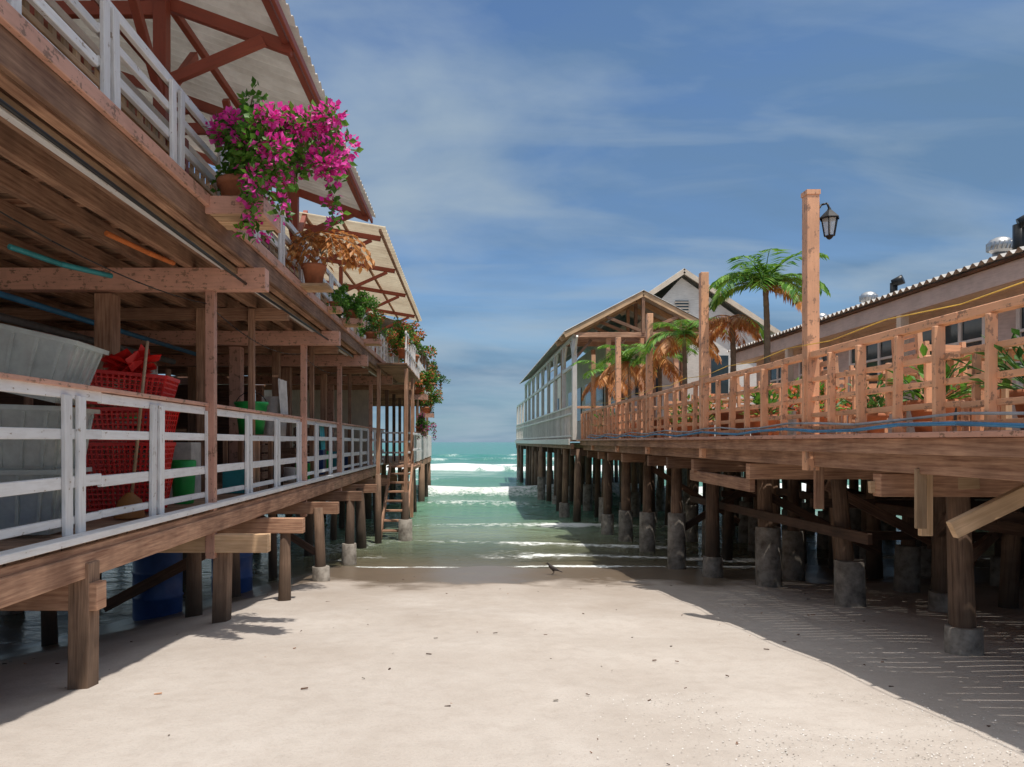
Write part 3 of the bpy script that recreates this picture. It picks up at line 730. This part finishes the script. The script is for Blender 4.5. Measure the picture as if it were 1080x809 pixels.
def shrub(x,y,z,r,seed,ml='leaf_green',mb=None,pm='terracotta'):
    random.seed(seed); t=Thing('potted_plant'); pot(t['pot'],x,y,z,.15,.24,pm)
    for i in range(34):
        a=R(0,6.28); el=R(.2,1.4); d=Vector((math.cos(a)*math.cos(el),math.sin(a)*math.cos(el),math.sin(el))); e=Vector((x,y,z+.2))+d*r*R(.6,1.1)
        t['stems'].cyl((x,y,z+.2),e,.005,.003,'leaf_dark',4,False)
        for k in (.5,.7,.85,1): t['leaves'].leaf(Vector((x,y,z+.2)).lerp(e,k),d+Vector((R(-.8,.8),R(-.8,.8),R(-.5,.2))),(R(-.5,.5),R(-.5,.5),1),R(.07,.13),.045,ml)
        if mb: t['flowers'].clump(e,.05,8,.04,.04,mb)
    t.done()
shrub(3.35,5.35,1.76,.36,41); shrub(3.3,4.25,1.76,.4,42,'leaf_dark'); shrub(3.4,7.3,1.76,.34,43,mb='bract_red'); shrub(3.3,8.3,1.76,.3,44); shrub(3.4,10.7,1.76,.4,45,mb='bract_red'); shrub(3.4,11.4,1.76,.4,46); shrub(3.3,16.8,1.76,.5,47)
shrub(4.3,7.9,1.76,.4,48,'leaf_dark')

def chair(x,y,z,a,m='orange_paint'):
    t=Thing('wooden_chair')
    M=Matrix.Translation((x,y,z))@Matrix.Rotation(a,4,'Z')
    def bm(k,p,q,w,h): t[k].beam(M@Vector(p),M@Vector(q),w,h,m)
    for sx in(-.2,.2):
        bm('legs',(sx,-.2,0),(sx,-.2,.42),.04,.04); bm('legs',(sx,.2,0),(sx,.25,.9),.04,.04)
    for i in range(5): bm('seat',(-.22,-.2+i*.095,.43),(.22,-.2+i*.095,.43),.08,.02)
    for i in range(4): bm('backrest',(-.2,.225+i*.008,.54+i*.1),(.2,.225+i*.008,.54+i*.1),.02,.06)
    t.done()
def table(x,y,z,m='light_wood'):
    t=Thing('dining_table')
    for i in range(5): t['top'].beam((x-.4,y-.36+i*.18,z+.68),(x+.4,y-.36+i*.18,z+.68),.17,.03,m)
    for sx in(-.35,.35):
        for sy in(-.35,.35): t['legs'].beam((x+sx,y+sy,z),(x+sx,y+sy,z+.66),.05,.05,m)
    t.done()
random.seed(5)
for (x,y) in ((4.6,6.2),(5.0,8.4),(4.8,10.8),(4.8,13.4),(4.7,16)):
    table(x,y,1.76); chair(x-.65,y+.05,1.76,math.pi/2+R(-.2,.2)); chair(x+.65,y,1.76,-math.pi/2+R(-.2,.2)); chair(x,y+.65,1.76,R(-.2,.2)); chair(x,y-.7,1.76,math.pi+R(-.2,.2))

# ------------------------------------------------------------ left clutter
def tub(b,c,a,tilt,w,d,h,m,basket=False):
    M=Matrix.Translation(c)@Matrix.Rotation(a,4,'Z')@Matrix.Rotation(tilt,4,'Y')
    def bm(p,q,ww,hh): b.beam(M@Vector(p),M@Vector(q),ww,hh,m,up=(M.to_3x3()@Vector((0,0,1))))
    bw,bd=w*.86,d*.86
    if not basket:
        k=len(b.v)
        for (ww,dd,z) in ((bw,bd,0),(w,d,h),(w+.05,d+.05,h),(w+.05,d+.05,h-.03)):
            for sx,sy in((-1,-1),(1,-1),(1,1),(-1,1)): b.v.append(tuple(M@Vector((sx*ww/2,sy*dd/2,z))))
        b.face((k+3,k+2,k+1,k),[(0,0)]*4,m)
        for r in range(3):
            for i in range(4): j=(i+1)%4; b.face((k+r*4+i,k+r*4+j,k+r*4+4+j,k+r*4+4+i),[(0,0)]*4,m)
        for i in range(5):
            u=-.4+i*.2
            bm((u*bw,-bd/2-.008,.02),(u*w,-d/2-.008,h-.04),.02,.012); bm((-bw/2-.004,u*bd,.02),(-w/2-.004,u*d,h-.04),.012,.02); bm((bw/2+.004,u*bd,.02),(w/2+.004,u*d,h-.04),.012,.02)
    else:
        for z in np.linspace(0.02,h,7):
            u=z/h; ww=bw+(w-bw)*u; dd=bd+(d-bd)*u; th=.03 if z>h*.95 else .012
            for sy in(-1,1): bm((-ww/2,sy*dd/2,z),(ww/2,sy*dd/2,z),th,th)
            for sx in(-1,1): bm((sx*ww/2,-dd/2,z),(sx*ww/2,dd/2,z),th,th)
        for i in range(15):
            u=-.5+i/14
            for s_ in(-1,1): bm((u*bw,s_*bd/2,0),(u*w,s_*d/2,h),.014,.008)
        for i in range(11):
            u=-.5+i/10
            for s_ in(-1,1): bm((s_*bw/2,u*bd,0),(s_*w/2,u*d,h),.008,.014)
        for i in range(12): bm((-bw/2,-bd/2+bd*i/11,.01),(bw/2,-bd/2+bd*i/11,.01),.02,.01)
for i,(c,a,tl) in enumerate((((-3.05,4.95,1.1),.1,0),((-3.02,4.97,1.52),.05,.03),((-3.0,4.93,2.02),.12,.22))):
    t=Thing('plastic_storage_bin'); tub(t['tub'],c,a,tl,.74,.5,.42,'clear_plastic')
    if i<2: tub(t['contents'],(c[0],c[1],c[2]+.03),a,tl,.5,.3,.2,'white_cloth' if i else 'blue_plastic')
    t.done()
for i,(c,a,tl) in enumerate((((-3.05,6.55,1.1),0,0),((-3.02,6.55,1.4),.1,0),((-3.0,6.55,1.70),-.05,.0),((-2.98,6.5,2.0),.15,.08))):
    b=B(); tub(b,c,a,tl,.66,.46,.28,'red_plastic',True); b.make('plastic_basket')
b=B(); random.seed(4)
for i in range(60):
    a=R(0,6.28);r=R(0,.2); b.leaf((-3.0+r*math.cos(a),6.5+r*math.sin(a),2.27+R(0,.12)),(R(-1,1),R(-1,1),R(-.2,.5)),(R(-.5,.5),R(-.5,.5),1),.2,.16,'red_plastic')
b.make('plastic_bags')
t=Thing('bucket'); t['table'].box(-3.1,-2.6,9.2,9.9,1.75,1.79,'old_wood')
for x in (-3.05,-2.65):
    for y in (9.25,9.85): t['table'].beam((x,y,1.08),(x,y,1.75),.05,.05,'old_wood')
t['pail'].lathe((-2.8,9.5,1.79),[(.001,0),(.15,0),(.2,.38),(.215,.39),(.215,.42),(.19,.42),(.14,.03),(.001,.03)],'green_plastic',18)
t['pail'].tube([(-2.8+.2*math.cos(q),9.5,2.17+.17*math.sin(q)) for q in np.linspace(0,math.pi,10)],.006,'dark_metal',5)
t.done()
def cloth(x,y,z,w,h,m,name='hanging_towel',ax='y'):
    b=B();n=14
    for i in range(n+1):
        u=i/n
        for jz in range(7):
            v=jz/6; off=.03*math.sin(u*13+v*1.5)*(.3+v)
            if ax=='y': b.v.append((x+off,y+u*w*(1-.1*v),z-h*v-.02*math.sin(u*9)*v))
            else: b.v.append((x+u*w*(1-.1*v),y+off,z-h*v))
    for i in range(n):
        for jz in range(6): q=i*7+jz; b.face((q,q+1,q+8,q+7),[(0,0)]*4,m,True)
    b.make(name)
cloth(-2.56,9.9,2.55,.45,.55,'white_cloth'); cloth(-3.2,11.4,2.4,.4,.7,'white_cloth',ax='x'); cloth(-2.56,12.6,2.03,.4,.45,'teal_pipe')
for (x,y) in ((-3.75,8.9),(-3.4,10.6)):
    b=B(); b.lathe((x,y,gz(x,y)-.05),[(.001,0),(.26,0),(.28,.05),(.28,.28),(.295,.3),(.28,.32),(.28,.58),(.295,.6),(.28,.62),(.28,.85),(.25,.88),(.001,.88)],'blue_plastic',20); b.make('plastic_barrel')
for (x,y,w,h) in ((-3.6,8.2,.5,.5),(-3.5,11.8,.5,.7),(-3.3,13,.6,.5),(-4.2,6.2,.6,.9),(-3.3,15.2,.5,.9)):
    t=Thing('wooden_crate')
    for i in range(5):
        z=1.1+h*(i+.5)/5
        for s_ in(-1,1):
            t['slats'].beam((x-w/2,y+s_*w/2,z),(x+w/2,y+s_*w/2,z),.02,h/6,'old_wood'); t['slats'].beam((x+s_*w/2,y-w/2+.012,z),(x+s_*w/2,y+w/2-.012,z),.02,h/6,'old_wood')
    for sx in(-1,1):
        for sy in(-1,1): t['corners'].beam((x+sx*(w/2-.04),y+sy*(w/2-.04),1.08),(x+sx*(w/2-.04),y+sy*(w/2-.04),1.1+h),.05,.05,'dark_wood')
    t.done()
t=Thing('broom'); t['handle'].cyl((-2.75,6.0,1.15),(-2.72,6.25,2.55),.013,.013,'light_wood',8); t['bristles'].lathe((-2.75,5.99,1.09),[(.12,0),(.09,.14),(.02,.2)],'leaf_dead',12); t.done()

# bird (myna) on the wet sand
def bird(x,y,a):
    z=gz(x,y); e=bpy.data.objects.new('bird',None); S.collection.objects.link(e)
    pts=[(0,0,.095,.036),(.05,0,.115,.032),(.075,0,.145,.017),(.09,0,.165,.020),(.112,0,.163,.008),(.135,0,.157,.003),(-.05,0,.075,.024),(-.10,0,.055,.010),(-.15,0,.04,.011)]
    ed=[(0,1),(1,2),(2,3),(3,4),(4,5),(0,6),(6,7),(7,8)]
    k=9
    for s_ in(-1,1):
        pts+=[(.005,s_*.018,.06,.010),(-.008,s_*.02,.035,.004),(.006,s_*.02,.004,.0035),(.03,s_*.026,.002,.003)]
        ed+=[(0,k),(k,k+1),(k+1,k+2),(k+2,k+3)]; k+=4
    me=bpy.data.meshes.new('body'); me.from_pydata([p[:3] for p in pts],ed,[]); ob=bpy.data.objects.new('body',me); S.collection.objects.link(ob)
    sk=ob.modifiers.new('Skin','SKIN'); me.materials.append(MATS['feather_dark'])
    if not me.skin_vertices: 
        bpy.context.view_layer.objects.active=ob
    for i,sv_ in enumerate(me.skin_vertices[0].data): sv_.radius=(pts[i][3],pts[i][3]*(1.0 if i<7 or i>8 else .8)); sv_.use_root=(i==0)
    ss=ob.modifiers.new('Sub','SUBSURF'); ss.levels=1; ss.render_levels=2
    ob.parent=e; e.location=(x,y,z+.004); e.rotation_euler=(0,0,a)
bird(1.32,11.6,2.7)

# beach debris
random.seed(11); b=B()
for _ in range(170):
    x,y=R(-4,4.2),R(2.6,11.5); s_=R(.003,.010); z=gz(x,y); a=R(0,6.28)
    b.beam((x-math.cos(a)*s_*R(1,3),y-math.sin(a)*s_,z+.002),(x+math.cos(a)*s_*R(1,3),y+math.sin(a)*s_,z+.006),s_,s_*.7,random.choice(['dark_wood','dark_wood','old_wood','concrete']))
b.make('beach_debris')
b=B()
for _ in range(3200):
    x=random.gauss(1.9,.55);y=R(2.4,4.4)
    z=gz(x,y);s_=R(.002,.006);a=R(0,6.28)
    b.leaf((x,y,z+.008),(math.cos(a),math.sin(a),R(-.1,.3)),(R(-.3,.3),R(-.3,.3),1),s_*2,s_*1.6,random.choice(['house_white','white_paint','concrete']))
b.make('shell_gravel')

# ------------------------------------------------------------ light
sv=Vector((.19,-.26,1)).normalized()
el=math.asin(sv.z); az=math.atan2(sv.x,sv.y)
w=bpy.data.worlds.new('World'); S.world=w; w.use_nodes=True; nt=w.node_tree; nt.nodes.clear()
o=N(nt,'ShaderNodeOutputWorld'); bg=N(nt,'ShaderNodeBackground'); nt.links.new(bg.outputs[0],o.inputs[0])
sk=N(nt,'ShaderNodeTexSky',sky_type='NISHITA'); sk.sun_disc=False; sk.sun_elevation=el; sk.sun_rotation=az; sk.air_density=1.0; sk.dust_density=.6; sk.ozone_density=2
tc=N(nt,'ShaderNodeTexCoord'); s3=N(nt,'ShaderNodeSeparateXYZ'); nt.links.new(tc.outputs['Generated'],s3.inputs[0])
za=N(nt,'ShaderNodeMath',operation='MAXIMUM'); nt.links.new(s3.outputs[2],za.inputs[0]); za.inputs[1].default_value=0
zb=N(nt,'ShaderNodeMath',operation='ADD'); nt.links.new(za.outputs[0],zb.inputs[0]); zb.inputs[1].default_value=.22
dx=N(nt,'ShaderNodeMath',operation='DIVIDE'); nt.links.new(s3.outputs[0],dx.inputs[0]); nt.links.new(zb.outputs[0],dx.inputs[1])
dy=N(nt,'ShaderNodeMath',operation='DIVIDE'); nt.links.new(s3.outputs[1],dy.inputs[0]); nt.links.new(zb.outputs[0],dy.inputs[1])
cb=N(nt,'ShaderNodeCombineXYZ'); nt.links.new(dx.outputs[0],cb.inputs[0]); nt.links.new(dy.outputs[0],cb.inputs[1])
def cloudn(loc,rot,sc,scale,det,dist,bias):
    mp=N(nt,'ShaderNodeMapping'); nt.links.new(cb.outputs[0],mp.inputs[0]); mp.inputs['Scale'].default_value=sc; mp.inputs['Rotation'].default_value=(0,0,rot); mp.inputs['Location'].default_value=loc
    cn=N(nt,'ShaderNodeTexNoise'); nt.links.new(mp.outputs[0],cn.inputs['Vector']); cn.inputs['Scale'].default_value=scale; cn.inputs['Detail'].default_value=det; cn.inputs['Roughness'].default_value=.52; cn.inputs['Distortion'].default_value=dist
    b_=N(nt,'ShaderNodeMath',operation='MULTIPLY_ADD'); nt.links.new(s3.outputs[0],b_.inputs[0]); b_.inputs[1].default_value=bias; nt.links.new(cn.outputs['Fac'],b_.inputs[2])
    return b_.outputs[0]
c1=cloudn((3.1,1.3,0),.4,(.8,1.1,1),1.5,8,.35,-.10); c2=cloudn((7.7,4.2,0),-.3,(.6,1.3,1),1.2,6,.3,-.12)
c3=cloudn((1.2,9.4,0),.1,(.5,1.6,1),2.6,8,.5,0)
base=mixc(nt,1.0,sk.outputs[0],(.64,.78,.92),'MULTIPLY')
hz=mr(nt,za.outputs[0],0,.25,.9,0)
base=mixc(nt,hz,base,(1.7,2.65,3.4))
base=mixc(nt,mr(nt,c2,.36,.60,.8,0),base,(1.0,1.75,2.75))
col=mixc(nt,mr(nt,c1,.46,.72,0,.85),base,(2.7,3.4,4.05))
col=mixc(nt,mr(nt,c3,.50,.74,0,.45),col,(2.7,3.35,3.95))
col=mixc(nt,mr(nt,za.outputs[0],.52,.85,0,.85),col,(6.9,7.0,7.1))  # zenith above the frame brightened, unseen, as added fill light
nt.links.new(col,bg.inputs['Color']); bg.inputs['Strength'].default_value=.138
sl=bpy.data.lights.new('sun','SUN'); sl.energy=4.1; sl.angle=math.radians(.55); sl.color=(1,.94,.86)
so=bpy.data.objects.new('sun',sl); S.collection.objects.link(so); so.rotation_euler=(-sv).to_track_quat('-Z','Y').to_euler(); so.location=(0,0,30)
cam=bpy.data.cameras.new('camera'); co=bpy.data.objects.new('camera',cam); S.collection.objects.link(co)
cam.sensor_width=36; cam.lens=26; cam.shift_x=45/1080; cam.shift_y=61.5/1080; cam.clip_end=6000; cam.clip_start=.05
co.location=(0,0,1.7); co.rotation_euler=(math.radians(90),0,0); S.camera=co
